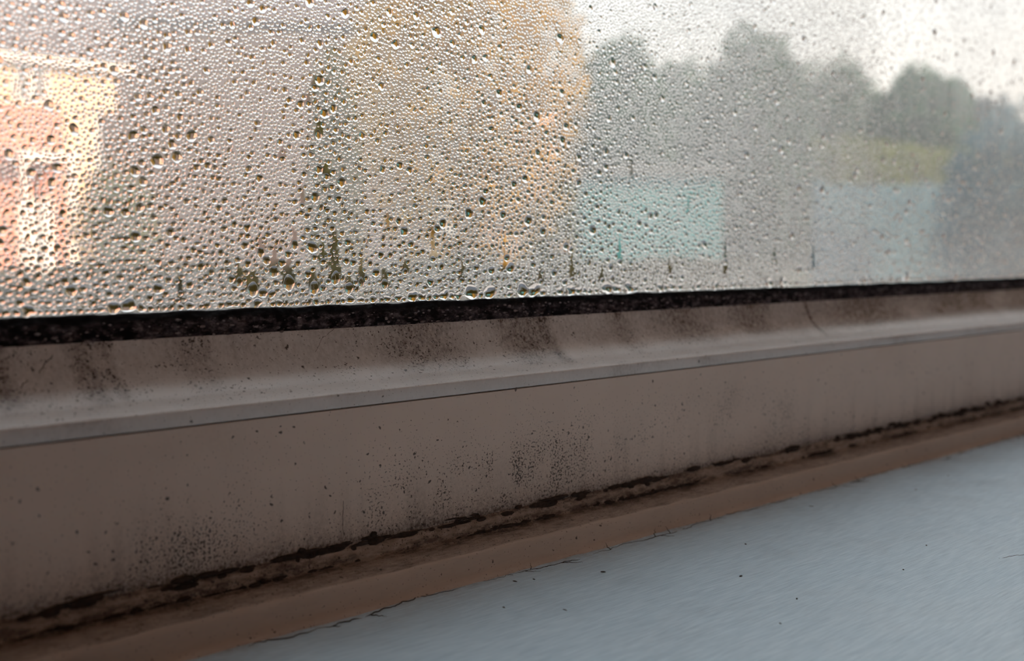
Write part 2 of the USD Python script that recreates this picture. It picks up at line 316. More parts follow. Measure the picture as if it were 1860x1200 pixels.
# gasket: black wedge of rubber between bead and pane, furred with soot and mould
YP = 0.2620                                  # room side of the pane
ZA = H(0.0150)                               # where the gasket meets the pane
xs = xs_fine(0.0006)
gp = np.vstack([[(0.2592, H(0.0235))], bez((0.2583, H(0.0216)), (0.2578, H(0.0180)), (0.2612, H(0.0152)), 16), [(0.2625, ZA)]])
def fur(X, S):
    d = (nz(X, S, 900, 9, 30, 4) - 0.5) * 0.0010 + (nz(X, S, 210, 3, 31, 3) - 0.5) * 0.0008
    m = smoothstep(0.0, 0.12, S) * smoothstep(1.0, 0.85, S)
    return -d * m * 1.2, d * m + (nz(X, S * 0, 120, 1, 32, 4) - 0.5) * 0.0011 * smoothstep(0.7, 1.0, S)
P, X, S = sweep_x(xs, gp, fur)
v, f = grid(P)
obj('gasket', (v, f), m_gasket, win, smooth=True, dust=np.clip(smoothstep(0.80, 0.50, S) * (0.6 + 0.8 * nz(X, S, 160, 4, 33)), 0, 1).ravel())
for xa, sx in ((X0 + 0.071, 1), (X1 - 0.071, -1)):
    obj('gasket', prism([(xa, H(0.02)), (xa + sx * 0.005, H(0.015)), (xa + sx * 0.005, ZT - 0.075), (xa, ZT - 0.07)], 'y', 0.2585, 0.2625), m_gasket, win)
obj('gasket', box(X0 + 0.071, X1 - 0.071, 0.2585, 0.2625, ZT - 0.074, ZT - 0.068), m_gasket, win)
# soot clumps and lint lying along the lower edge of the gasket
clumps = []
for k in range(900):
    x = R.uniform(0.085, 0.66); q = R.uniform(0, 1) ** 1.4
    y, z = 0.2581 - 0.0001 + 0.0006 * q, H(0.0213) + 0.0045 * q
    m = trimesh.creation.icosphere(1, 1.0); vv = m.vertices * (1 + 0.5 * (R.random((len(m.vertices), 1)) - 0.5))
    r = 0.00010 + 0.00034 * R.random() ** 3
    clumps.append(trimesh.Trimesh(vv * np.array([r * R.uniform(1, 2.4), r, r * 0.8]) + [x, y, z], m.faces, process=False))
tag(obj('soot_clumps', cat(*clumps), noisy('grey_lint', (0.05, 0.04, 0.045), (0.34, 0.28, 0.285), 500.0, 0.95), win), 'grey lint and soot clinging along the black gasket', kind='stuff')

obj('glass_pane', box(X0 + 0.05, X1 - 0.05, YP, YP + 0.004, H(0.022), ZT - 0.045), m_pane, win)

# old sealant strip and the newer bead of caulk on the sill
xs = xs_fine(0.0009)
lump = lambda X, S: (-(nz(X, S, 260, 3, 40, 4) - 0.5) * 0.0012 * smoothstep(0, 0.1, S) * smoothstep(1, .9, S), (nz(X, S, 180, 5, 41, 4) - 0.5) * 0.0009 * smoothstep(0, 0.06, S) * smoothstep(1, .95, S))
strip = np.vstack([[(0.2403, H(0.0753))], bez((0.2400, H(0.0757)), (0.2386, H(0.0770)), (0.2385, H(0.0800)), 12), bez((0.2384, H(0.0801)), (0.2335, H(0.0806)), (0.2288, H(0.0817)), 16)[1:]])
P, X, S = sweep_x(xs, strip, lump)
n = len(strip) - 1.0
top = S * n
line1 = np.exp(-((top - 1.0) / (1.6 + 3.0 * nz(X, S * 0, 90, 0, 48))) ** 2) * smoothstep(0.22, 0.5, nz(X, S, 55, 2, 42, 4)) * 1.25
line2 = np.exp(-((top - 12.2 - 1.5 * (nz(X, S * 0, 70, 0, 43) - 0.5)) / (1.4 + 4.0 * nz(X, S * 0, 80, 0, 49))) ** 2) * smoothstep(0.34, 0.56, nz(X, S, 75, 2, 44, 4)) * 1.15
st = 0.50 + 0.75 * (nz(X, S, 110, 6, 45) - 0.42) + line1 + line2 - 0.06 * smoothstep(20, 26, top)
sp = 0.20 + 0.3 * line2 + 0.2 * line1
v, f = grid(P)
obj('sealant_strip', (v, f), m_sealant, win, smooth=True, stain=np.clip(st, 0, 1).ravel(), specks=np.clip(sp, 0, 0.7).ravel())
foot = lambda x: 0.0010 + 0.0022 * fbm(np.stack([x * 45, x * 0 + 1.3, x * 0], -1), 4, 50) + 0.0012 * (fbm(np.stack([x * 300, x * 0 + 4.3, x * 0], -1), 3, 51) - 0.5)
caulk = np.vstack([[(0.2296, H(0.0816))], bez((0.2290, H(0.0816)), (0.2281, H(0.0816)), (0.2279, H(0.0832)), 8), bez((0.2278, H(0.0840)), (0.2276, H(0.0886)), (0.2268, H(0.0893)), 10)])
P, X, S = sweep_x(xs, caulk)
tail = smoothstep(0.72, 1.0, S)
P[..., 1] += -(foot(X) - 0.0014) * tail + (nz(X, S, 90, 2, 52) - 0.5) * 0.0008
P[..., 2] += (nz(X, S, 120, 2, 53) - 0.5) * 0.0007 * (1 - tail)
v, f = grid(P)
st = 0.06 + 0.30 * np.exp(-(S / 0.06) ** 2) + 0.30 * smoothstep(0.86, 1.0, S) * nz(X, S, 150, 1, 54) + 0.10 * nz(X, S, 40, 3, 55)
obj('caulk_bead', (v, f), m_sealant, win, smooth=True, stain=np.clip(st, 0, 1).ravel(), specks=(0.03 + 0.1 * smoothstep(0.85, 1, S)).ravel())

# mould crusts: black clumps strung along both joints of the sealant
clumps = []
def crust(x, y, z, rx, r):
    m = trimesh.creation.icosphere(2, 1.0); w = m.vertices
    w = w * (0.75 + 0.6 * fbm(w * 2.1 + [x * 900, 0, 0], 3, 60))[:, None]
    clumps.append(trimesh.Trimesh(w * [rx, r * 0.55, r * 0.6] + [x, y, z], m.faces, process=False))
for k in range(900):
    x = R.uniform(0.09, 0.68)
    g = float(fbm(np.array([[x * 55, 2.0, 45.7]]), 4, 42)[0])
    if R.random() > np.clip((g - 0.36) * 4.5, 0.06, 1): continue
    crust(x, 0.2396 + R.normal(0, 0.0001), H(0.0760) + R.normal(0, 0.0007), R.uniform(0.0006, 0.0040), 0.0003 + 0.0013 * R.random() ** 2)
for k in range(620):
    x = R.uniform(0.09, 0.68)
    g = float(fbm(np.array([[x * 75, 0.9, 47.7]]), 4, 44)[0])
    if R.random() > np.clip((g - 0.42) * 4, 0.05, 1): continue
    crust(x, 0.2384 + R.normal(0, 0.0002), H(0.0800) + R.normal(0, 0.00035), R.uniform(0.0006, 0.0030), R.uniform(0.0003, 0.0010))
crust(0.1452, 0.2380, H(0.0802), 0.0016, 0.0013)
tag(obj('mould_crust', cat(*clumps), m_mould, win, smooth=True), 'black mould crusts along the joint above the sill', kind='stuff')

# hairline crack between caulk and sill, broken into stretches, with side branches
segs, x = [], 0.135
while x < 0.66:
    L = R.uniform(0.012, 0.05)
    a = np.arange(x, min(x + L, 0.67), 0.0004)
    if len(a) < 4: break
    y = 0.2268 - (foot(a) - 0.0014) - 0.0002 + (fbm(np.stack([a * 420, a * 0, a * 0], -1), 4, 72) - 0.55) * 0.0022 - 0.0022 * np.maximum(0, fbm(np.stack([a * 38, a * 0, a * 0], -1), 3, 70) - 0.52) * 4
    zz = np.full_like(a, ZS + 0.00003)
    w = 0.00005 + 0.00016 * np.clip(fbm(np.stack([a * 130, a * 0, a * 0], -1), 3, 71) - 0.30, 0, 1) * 1.6
    w *= np.minimum(1, np.minimum(np.arange(len(a)), np.arange(len(a))[::-1]) / 6.0 + 0.15)
    segs.append(tube(np.stack([a, y, zz], 1), w))
    for b in range(R.integers(1, 5)):
        i = R.integers(0, len(a)); n = R.integers(6, 16); dirn = R.choice([-1, 1])
        bp = np.array([a[i], y[i], zz[i]]) + np.cumsum(np.stack([R.normal(0.0002, 0.0003, n), -dirn * np.abs(R.normal(0.0002, 0.0003, n)), np.zeros(n)], 1), 0)
        if dirn < 0: bp[:, 2] += np.linspace(0, 0.0015, n)
        segs.append(tube(bp, np.linspace(0.00014, 0.00003, n)))
    x += L + R.uniform(0.0, 0.006)
tag(obj('crack', cat(*segs), m_crack, win), 'dark hairline crack between the caulk and the sill')

# ---------------------------------------------------------------- trim_1: the window sill
gx, gy = np.concatenate([[X0], np.linspace(0.0, 0.75, 320), [X1]]), np.concatenate([[0.006], np.linspace(0.014, 0.2405, 150)])
GX, GY = np.meshgrid(gx, gy, indexing='ij')
GZ = ZS + (nz(GX, GY, 25, 40, 80, 3) - 0.5) * 0.0006 * smoothstep(0.02, 0.03, GY) * smoothstep(0.24, 0.21, GY) - 0.004 * smoothstep(0.016, 0.004, GY) ** 2
near = np.maximum(0, 0.2262 - GY)
st = 0.55 * np.exp(-near / 0.0016) + 0.32 * np.exp(-near / 0.012) * smoothstep(0.3, 0.6, nz(GX, GY, 50, 80, 81)) + 0.07 * smoothstep(0.5, 0.7, nz(GX, GY, 40, 70, 82))
v, f = grid(np.stack([GX, GY, GZ], -1))
sill = thing('trim_1', 'white brush-painted window sill with cracked caulk edge', 'window sill', (X0, 0.006, ZS - 0.025), kind='structure')
obj('sill_top', (v, f[:, ::-1]), m_sill, sill, smooth=True, stain=np.clip(st, 0, 1).ravel())
obj('sill_board', prism([(0.006, ZS - 0.0045), (0.004, ZS - 0.008), (0.004, ZS - 0.020), (0.007, ZS - 0.0248), (0.2400, ZS - 0.0248), (0.2400, ZS - 0.0008), (0.02, ZS - 0.0008)], 'x', X0, X1), m_sill, sill)

# ---------------------------------------------------------------- condensation
# places on the pane are (x, z) in millimetres
GZ0 = ZA * 1000 + 0.2
ztop = lambda x: 1000 + 57 + (x - 98) * (134 - 54) / (637 - 98.0) + 14
taken, placed = [], []           # [(points, radius)], (x, z, r, kind)
SPECIAL = []
# run marks: cleared tails (x, z of the foot, width, length)
runs = [(186.5, 992.5, 3.6, 13.0), (195.2, 991.2, 2.6, 7.0), (221.5, 997.5, 2.4, 9.5), (167.0, 994.5, 3.2, 7.0), (156.5, 992.0, 2.4, 5.0), (251, 993.5, 1.8, 11.0), (282.0, 990.5, 2.4, 9.0), (306.0, 996.0, 2.8, 8.0),
        (368.0, 990.0, 2.6, 14.0), (402.0, 994.0, 2.2, 7.0), (431.0, 992.0, 2.4, 12.0), (140.0, 989.5, 1.8, 4.0), (160.5, 990.0, 3.8, 5.0), (163.0, 999.5, 2.6, 4.0), (171.5, 991.5, 4.2, 6.5), (173.5, 1001.5, 2.6, 4.5),
        (179.5, 990.0, 3.6, 4.5), (182.5, 997.0, 2.4, 5.0), (191.0, 989.6, 3.4, 3.5), (203.5, 990.5, 3.0, 4.5), (211.0, 994.0, 2.4, 3.5), (233.0, 991.0, 2.6, 6.0), (267.0, 990.0, 2.4, 4.0), (297.0, 989.8, 2.6, 5.0), (334.0, 990.5, 3.0, 7.0),
        (170.0, 1024.0, 2.0, 4.0), (181.5, 1031.0, 2.6, 4.0), (184.0, 1020.0, 2.2, 4.0), (178.5, 1039.0, 2.0, 3.5), (180.5, 1043.5, 2.4, 3.0), (176.0, 1012.0, 1.8, 6.0), (205.0, 1006.0, 1.7, 5.0), (312.0, 1025.0, 1.6, 8.0), (345.0, 1014.0, 1.8, 6.0)]
def in_runs(x, z, grow=0.0):
    hit = np.zeros(len(x), bool)
    for rx, rz, w, L in runs:
        t = (z - rz) / L
        ww = w * 0.62 * (1 - 0.75 * np.clip(t, 0, 1)) * (0.35 + 1.3 * noise(np.stack([z * 0.8, x * 0 + rx, np.sign(x - rx) * 3.3], -1), 90))
        cx = rx + 0.6 * (noise(np.stack([z * 0.35, x * 0 + rx * 3, x * 0], -1), 91) - 0.5)
        hit |= (np.abs(x - cx) < ww + grow) & (t > -0.05) & (t < 1)
    return hit

def clear_of(pts, r, pack):
    ok = np.ones(len(pts), bool)
    for tree, rr in taken:
        d, _ = tree.query(pts[ok], distance_upper_bound=(rr + r) * pack)
        ok[np.flatnonzero(ok)[np.isfinite(d)]] = False
    return ok

def settle(pts, r, pack):
    """keep a subset with no two closer than 2 r"""
    if not len(pts): return pts
    keep = np.ones(len(pts), bool)
    pr = cKDTree(pts).query_pairs(2 * r * pack, output_type='ndarray')
    if len(pr):
        pr = np.sort(pr, 1); order = np.lexsort((pr[:, 1], pr[:, 0])); pr = pr[order]
        for a, b in pr:
            if keep[a]: keep[b] = False
    return pts[keep]

def add(pts, r, kind):
    if len(pts):
        taken.append((cKDTree(pts), r))
        placed.append(np.column_stack([pts, np.full(len(pts), r), np.full(len(pts), kind)]))

# 1. beads of water resting on the gasket, nearly shoulder to shoulder
x = 84.0; foots = []
while x < 668:
    big = fbm(np.array([[x * 0.03, 1.1, 0.0]]), 3, 92)[0]
    r = float(np.clip(R.lognormal(math.log(0.95 + 0.9 * max(0, big - 0.4)), 0.38), 0.5, 2.6))
    x += r * R.uniform(0.95, 1.05)
    foots.append((x, GZ0 + r * 0.75 + R.uniform(0, 0.25), r))
    x += r * R.uniform(0.98, 1.15) + (R.exponential(0.8) if R.random() < 0.25 else 0)
for fx, fz, r in foots: add(np.array([[fx, fz]]), r, 1)
# 2. drops hanging at the foot of each run mark
for rx, rz, w, L in runs: add(np.array([[rx, rz - 0.2]]), w * 0.43, 2)

def candidates(n):
    u = R.random(n); x = 78 + (680 - 78) * u
    z = GZ0 + 0.3 + R.random(n) * (ztop(x) - GZ0)
    return np.stack([x, z], 1)
def crowd(p):                    # where the drops run larger
    x, z = p.T; hgt = z - GZ0
    low = 0.7 * np.exp(-hgt / 15.0) + 0.8 * np.exp(-hgt / 5.0)
    dark = np.exp(-((x - 181 - 0.02 * hgt) / 9.0) ** 2) * 0.8 + 0.35 * np.exp(-((x - 300) / 25.0) ** 2) * np.exp(-hgt / 30)
    patchy = smoothstep(0.45, 0.7, fbm(np.stack([x * 0.045, z * 0.045, x * 0], -1), 3, 93))
    return np.clip(0.09 + 0.75 * low + dark * np.exp(-hgt / 60) + 0.35 * patchy, 0, 1.3) * (1 - 0.75 * smoothstep(400, 520, x)) * smoothstep(130, 40, hgt * (1 - 0.3 * low))
for r, per in ((1.75, 0.0012), (1.45, 0.0060), (1.20, 0.018), (1.0, 0.046), (0.86, 0.17), (0.74, 0.32)):
    n = int(per * 602 * 85)
    p = candidates(n * 3); p = p[R.random(len(p)) < crowd(p) * 0.7][: n * 2]
    if r > 0.9: p = p[R.random(len(p)) < 0.8]
    p = p[~in_runs(p[:, 0], p[:, 1], 0.2)]
    p = p[clear_of(p, r, 0.98)]
    add(settle(p, r, 1.02), r, 3 if r > 0.75 else 0)
# larger drops that gather low on the far stretch of the pane
for r, per in ((1.8, 0.008), (1.5, 0.016), (1.25, 0.026)):
    p = candidates(int(per * 602 * 85 * 6)); hgt = p[:, 1] - GZ0
    p = p[R.random(len(p)) < smoothstep(320, 430, p[:, 0]) * (np.exp(-hgt / 16.0) + 0.12 * np.exp(-hgt / 60.0))]
    p = p[clear_of(p, r, 1.0)]
    add(settle(p, r, 1.05), r, 3)
# 3. the fine close-packed drops, larger near the bottom, until the pane is full
for r, share, pack in ((0.65, 0.50, 0.96), (0.57, 0.8, 0.95), (0.50, 0.95, 0.95), (0.43, 1.0, 0.95), (0.35, 0.9, 0.95)):
    p = candidates(int(1.9 * 602 * 90 / (math.pi * r * r)))
    hgt = p[:, 1] - GZ0
    fld = 0.42 * np.exp(-hgt / 30.0) + 0.95 * fbm(np.stack([p[:, 0] * 0.05, p[:, 1] * 0.05, hgt * 0], -1), 3, 95)
    fld -= 0.22 * smoothstep(25, 70, hgt)
    lim = {0.65: smoothstep(0.50, 0.85, fld) * 0.9 + .01, 0.57: smoothstep(0.36, 0.70, fld) * 0.9 + .03, 0.50: smoothstep(0.25, 0.5, fld) * 0.8 + .10}.get(r, np.ones(len(p)))
    if r < 0.4: lim = lim * (p[:, 0] < 480)
    p = p[R.random(len(p)) < lim * share]
    if r < 0.7: p = p[R.random(len(p)) < 1 - 0.93 * smoothstep(390, 510, p[:, 0])]
    p = p[~in_runs(p[:, 0], p[:, 1]) | ((r < 0.5) & (R.random(len(p)) < 0.05))]
    p = p[clear_of(p, r, pack)]
    add(settle(p, r, pack), r, 0)
# beyond the close-up stretch: a thinning scatter
p = np.column_stack([R.uniform(30, 1030, 26000), GZ0 + 0.5 + R.random(26000) * 300])
out = np.maximum(np.maximum(78 - p[:, 0], p[:, 0] - 680), p[:, 1] - ztop(np.clip(p[:, 0], 78, 680)))
p = p[(out > 0) & (R.random(len(p)) < np.exp(-out / 110.0))]
for k, r in enumerate((0.9, 0.75, 0.6)): add(settle(p[k::3], r, 1.0), r, 0)
drops = np.vstack(placed)

def cap(seed, seg=18, rings=5, contact=0.46, wobble=0.12, sag=0.0, flat=0.0):
    """a drop on the pane: base on y = 0, bulging to -y, radius about 1, z up"""
    g = np.random.default_rng(seed)
    ph = np.arange(seg) * 2 * np.pi / seg
    out = 1 + sum(wobble / k * g.normal() * np.cos(k * ph + g.uniform(0, 6.28)) for k in (2, 3, 4, 5)) * 0.6
    if flat: out = np.where(np.sin(ph) < 0, out * (1 - flat * np.abs(np.sin(ph)) ** 1.2), out)
    rr = np.sin(np.linspace(0, np.pi / 2, rings + 1))[1:]
    hh = contact * (np.sqrt(np.maximum(1 + (1 / contact) ** 2 * 0 - rr ** 2, 0)) * 0.55 + (1 - rr ** 2) * 0.45)
    V = [[0, -contact, 0]]
    for q, h in zip(rr, hh):
        V += [[q * o * math.cos(a), -h * (1 - sag * math.sin(a) * q), q * o * math.sin(a)] for a, o in zip(ph, out)]
    V = np.array(V); V[:, 0:3:2] -= 0
    V[0, 2] -= 0.12 * sag
    Fc = [[0, 1 + i, 1 + (i + 1) % seg] for i in range(seg)]
    for j in range(rings - 1):
        a, b = 1 + j * seg, 1 + (j + 1) * seg
        for i in range(seg):
            k = (i + 1) % seg
            Fc += [[a + i, b + i, b + k], [a + i, b + k, a + k]]
    n = len(V); e = 1 + (rings - 1) * seg
    bv = V[e:].copy(); bv[:, 1] = 0.0; V[e:, 1] = np.minimum(V[e:, 1], -0.0)
    V = np.vstack([V, bv, [[0, 0, 0]]])              # flat base with its own vertices, so its normals stay flat
    Fc += [[n + (i + 1) % seg, n + i, n + seg] for i in range(seg)]
    V, Fc = V, np.array(Fc)
    c = np.cross(V[Fc[0, 1]] - V[Fc[0, 0]], V[Fc[0, 2]] - V[Fc[0, 0]])
    if c[1] > 0: Fc = Fc[:, ::-1]
    return V, Fc

# fine drops: instances of ten shapes
YD = YP - 0.00004
score = drops[:, 2] * np.where(drops[:, 3] > 0, 1.35, 1.0)
dist = np.hypot(drops[:, 0] * 0.696 + 262 * 0.718, 0)                    # depth along the view
inview = (drops[:, 0] > 92) & (drops[:, 0] < 640) & (drops[:, 1] < ztop(drops[:, 0]) - 14)
order = np.argsort(-(score / dist) * inview)
big, rest = order[:300], order[300:]
cond = thing('condensation', 'fine close-packed condensation droplets and mist veiling the window pane', 'condensation', (0, 0, 0), kind='stuff')
pi = UsdGeom.PointInstancer.Define(stage, '/World/condensation/droplets')
tag(pi, kind='stuff')
protos = []
for k in range(10):
    V, Fc = cap(100 + k, 14, 4, contact=0.40 + 0.14 * (k % 4) / 3.0, wobble=0.25, sag=0.15)
    pm = usdkit.mesh(stage, f'/World/condensation/droplets/droplet_shape_{k + 1:03d}', (V, Fc), m_water, True)
    protos.append(pm.GetPath())
d = drops[rest]
pi.CreatePrototypesRel().SetTargets(protos)
pi.CreateProtoIndicesAttr(Vt.IntArray.FromNumpy(R.integers(0, 10, len(d)).astype(np.int32)))
pi.CreatePositionsAttr(Vt.Vec3fArray.FromNumpy(np.stack([d[:, 0] / 1000, np.full(len(d), YD), d[:, 1] / 1000], 1).astype(np.float32)))
sc = d[:, 2:3] / 1000 * np.column_stack([R.uniform(0.92, 1.12, len(d)), R.uniform(0.85, 1.15, len(d)), R.uniform(0.90, 1.05, len(d))])
pi.CreateScalesAttr(Vt.Vec3fArray.FromNumpy(sc.astype(np.float32)))

# the veil of mist between the drops: missing where a drop or a run mark has cleared it
mx, mz = np.arange(78, 682, 0.8), np.arange(GZ0 - 6, 1000 + 160, 0.8)
MX, MZ = np.meshgrid(mx, mz, indexing='ij'); q = np.stack([MX.ravel(), MZ.ravel()], 1)
mist = np.ones(len(q))
bigd = drops[drops[:, 2] > 0.6]
for rr in np.unique(bigd[:, 2]):
    dd, _ = cKDTree(bigd[bigd[:, 2] == rr][:, :2]).query(q, distance_upper_bound=rr * 1.5)
    mist = np.minimum(mist, np.where(np.isfinite(dd), smoothstep(rr * 0.75, rr * 1.25, np.where(np.isfinite(dd), dd, 0)), 1))
mist[in_runs(q[:, 0], q[:, 1], 0.1)] *= 0.06
MIST = 0.19
mist = (0.17 - 0.04 * smoothstep(400, 540, q[:, 0]) + 0.22 * smoothstep(430, 580, q[:, 0]) * smoothstep(55, 105, q[:, 1] - GZ0) * (0.5 + fbm(np.stack([q[:, 0] * 0.25, q[:, 1] * 0.015, q[:, 0] * 0], -1), 3, 98)) + 0.08 * np.exp(-(q[:, 1] - GZ0) / 14.0) + 0.16 * smoothstep(40, 75, q[:, 1] - GZ0) * smoothstep(190, 100, q[:, 0])) * mist * (0.85 + 0.3 * fbm(np.stack([q[:, 0] * 0.04, q[:, 1] * 0.02, q[:, 0] * 0], -1), 3, 97))
v1, f1 = grid(np.stack([MX / 1000, np.full_like(MX, YP - 0.00001), MZ / 1000], -1))
qs, fs, n = [], [], len(v1)
xa, xb, za, zb = mx[0] / 1000, mx[-1] / 1000, mz[0] / 1000, mz[-1] / 1000
for a, b, c, e in ((X0 + .05, xa, za, ZT - .05), (xb, X1 - .05, za, ZT - .05), (xa, xb, zb, ZT - .05)):
    fs += [[n, n + 1, n + 2], [n, n + 2, n + 3]]; n += 4
    qs += [[a, YP - 0.00001, c], [b, YP - 0.00001, c], [b, YP - 0.00001, e], [a, YP - 0.00001, e]]
tag(obj('mist', (np.vstack([v1, qs]), np.vstack([f1, fs])), m_mist, cond, mist=np.concatenate([mist, np.full(len(qs), MIST)])), kind='stuff')

# the 300 largest drops, each a thing of its own
zones = [(0, 103, 'at the left edge'), (103, 111, 'before the cream house window'), (111, 128, 'before the cream house corner'),
         (128, 150, 'before the grey house, left'), (150, 178, 'before the grey house, right'), (178, 197, 'before the slim dark conifer'),
         (197, 225, 'before the autumn tree, left'), (225, 256, 'before the autumn tree, middle'), (256, 281, 'before the autumn tree, right'),
         (281, 310, 'before the teal shed, left'), (310, 365, 'before the teal shed, right'), (365, 470, 'before the olive-yellow hedge'), (470, 900, 'before the slate-blue evergreen')]
def where_on(x): return next(t for a, b, t in zones if a <= x < b)
heights = [(7, 'just above the gasket'), (14, 'low on the pane'), (24, 'below mid-pane'), (38, 'about mid-pane'), (55, 'high on the pane'), (999, 'topmost on the pane')]
def how_high(h): return next(t for a, t in heights if h < a)
named = {}
for k, i in enumerate(sorted(big, key=lambda i: drops[i, 0])):
    x, z, r, kind = drops[i]
    V, Fc = cap(1000 + int(i), 28, 8, contact=0.50, wobble=0.30 if kind == 1 else 0.22, sag=0.25, flat=0.0)
    sx, sz = (1.12, 0.92) if kind == 1 else (0.95, 1.25) if kind == 2 else (R.uniform(0.9, 1.1), R.uniform(0.92, 1.12))
    p = UsdGeom.Xform  # placed by a translate on the mesh itself
    m = usdkit.mesh(stage, numbered('/World/water_droplet'), (V * np.array([r * sx, r * 0.95, r * sz]) / 1000, Fc), m_water, True)
    m.AddTranslateOp().Set(Gf.Vec3d(x / 1000, YD - 0.00002, z / 1000))
    w = where_on(x)
    size = 'plump' if r > 1.6 else 'big' if r > 1.3 else 'medium' if r > 1.05 else 'smallish'
    if kind == 1: kin = f'{size} beads on the gasket {w}'
    elif kind == 2: kin = f'{size} drops under run marks {w}'
    else: kin = f'{size} droplets {how_high(z - GZ0)} {w}'
    named.setdefault(kin, []).append(m)
words = 'one two three four five six seven eight nine ten eleven twelve thirteen fourteen fifteen sixteen seventeen eighteen nineteen twenty'.split()
nth = 'leftmost second third fourth fifth sixth seventh eighth ninth tenth eleventh twelfth thirteenth fourteenth fifteenth sixteenth seventeenth eighteenth nineteenth twentieth'.split()
for kin, ms in named.items():                                            # ms runs from left to right
    n = len(ms)
    for k, m in enumerate(ms):
        place = '' if n == 1 else f'leftmost of {words[n - 1]} ' if k == 0 else f'rightmost of {words[n - 1]} ' if k == n - 1 else f'{nth[k]} from left of {words[n - 1]} '
        tag(m, place + (kin.replace('beads', 'bead').replace('drops', 'drop').replace('droplets', 'droplet') if n == 1 else kin), 'water droplet', kin)

# ---------------------------------------------------------------- hairs, cobweb, crumbs
def strand(pts, r, n=24, wob=0.0004, seed=0):
    g = np.random.default_rng(seed); pts = np.asarray(pts, float)
    t = np.linspace(0, 1, len(pts)); tt = np.linspace(0, 1, n)
    c = np.stack([np.interp(tt, t, pts[:, k]) for k in range(3)], 1)
    w = np.cumsum(g.normal(0, 1, (n, 3)), 0); w -= np.linspace(w[0], w[-1], n)
    return tube(c + w * wob / 3 * [1, 0.3, 1], r, 4)
webs = [(0.1785, 0.1845, 'pale cobweb strands at the foot of the pane before the dark conifer'), (0.1925, 0.2010, 'pale cobweb strands at the foot of the pane just right of the dark conifer'),
        (0.2430, 0.2640, 'pale cobweb strands at the foot of the pane before the yellow autumn tree'), (0.2960, 0.3200, 'pale cobweb strands at the foot of the pane before the teal shed')]
for k, (xa, xb, lab) in enumerate(webs):
    g = np.random.default_rng(300 + k); ms = []
    for j in range(7):
        a = g.uniform(xa, xb); b = a + g.uniform(-0.004, 0.004)
        ms.append(strand([(a, 0.2606, ZA + 0.0002), ((a + b) / 2, 0.2607, ZA + g.uniform(0.002, 0.005)), (b, 0.2609, ZA + g.uniform(0.002, 0.011))], 0.000045, 18, 0.0009, 310 + 9 * k + j))
    tag(obj('cobweb', cat(*ms), m_web), lab, 'cobweb', 'cobwebs along the gasket')
tag(obj('hair', strand([(0.1835, 0.2610, ZA + 0.001), (0.1830, 0.2610, ZA + 0.015), (0.1822, 0.2609, ZA + 0.028)], 0.00004, 24, 0.0009, 401), m_hair), 'thin dark hair stuck upright on the wet pane', 'hair')
def on_cove(x, t): c = cove[int(t * 33)]; return (x, c[0] - 0.0001, c[1] + 0.0001)
tag(obj('hair', strand([on_cove(0.1755, 0.25), on_cove(0.1788, 0.12), on_cove(0.183, 0.02)], 0.00005, 18, 0.0004, 402), m_hair), 'short dark hair lying under the gasket on the white bead', 'hair')
tag(obj('hair', strand([on_cove(0.0975, 0.42), on_cove(0.101, 0.30), on_cove(0.106, 0.12)], 0.00010, 18, 0.0006, 403), m_hair), 'dark slanting hair at the left end of the bead', 'hair')
tag(obj('hair', strand([(0.1725, 0.2398, H(0.0640)), (0.1723, 0.2398, H(0.0690)), (0.1722, 0.2398, H(0.0738))], 0.00005, 18, 0.0004, 404), m_hair), 'thin dark hair hanging down the frame face above the mould line', 'hair')
tag(obj('hair', strand([(0.3310, 0.1385, ZS + .0001), (0.3375, 0.1350, ZS + .0003), (0.3450, 0.1318, ZS + .0001)], 0.00006, 18, 0.0003, 405), m_hair), 'fine dark hair lying flat on the painted sill', 'hair')
crumbs = [(0.196, 0.205), (0.2140, 0.2195), (0.2190, 0.2172), (0.2055, 0.1930), (0.238, 0.209), (0.262, 0.180), (0.255, 0.158), (0.292, 0.199), (0.352, 0.213), (0.405, 0.201), (0.440, 0.205), (0.330, 0.160), (0.235, 0.150), (0.300, 0.152)]
crumbs.sort(key=lambda c: (c[0] * 0.718 - c[1] * 0.696) / (c[0] * 0.696 + c[1] * 0.718))          # from left to right as they are seen
corder = [nth[k] if k else 'first' for k in range(14)]
for k, (x, y) in enumerate(crumbs):
    m = trimesh.creation.icosphere(2, 1.0); g = np.random.default_rng(500 + k)
    w = m.vertices * (0.6 + 0.8 * fbm(m.vertices * 1.6 + g.uniform(0, 50, 3), 3, k))[:, None]
    a = g.uniform(0, 3.1); c, s_ = math.cos(a), math.sin(a); sz = np.array([g.uniform(0.0003, 0.0008), g.uniform(0.00015, 0.0003), 0.00015])
    w = w * sz; w = np.stack([w[:, 0] * c - w[:, 1] * s_, w[:, 0] * s_ + w[:, 1] * c, w[:, 2]], 1)
    tag(obj('crumb', trimesh.Trimesh(w + [x, y, ZS + 0.0001], m.faces, process=False), m_crack, smooth=True), f'tiny dark crumb of dirt on the painted sill, {corder[k]} of fourteen from the left', 'crumb', 'crumbs on the sill')

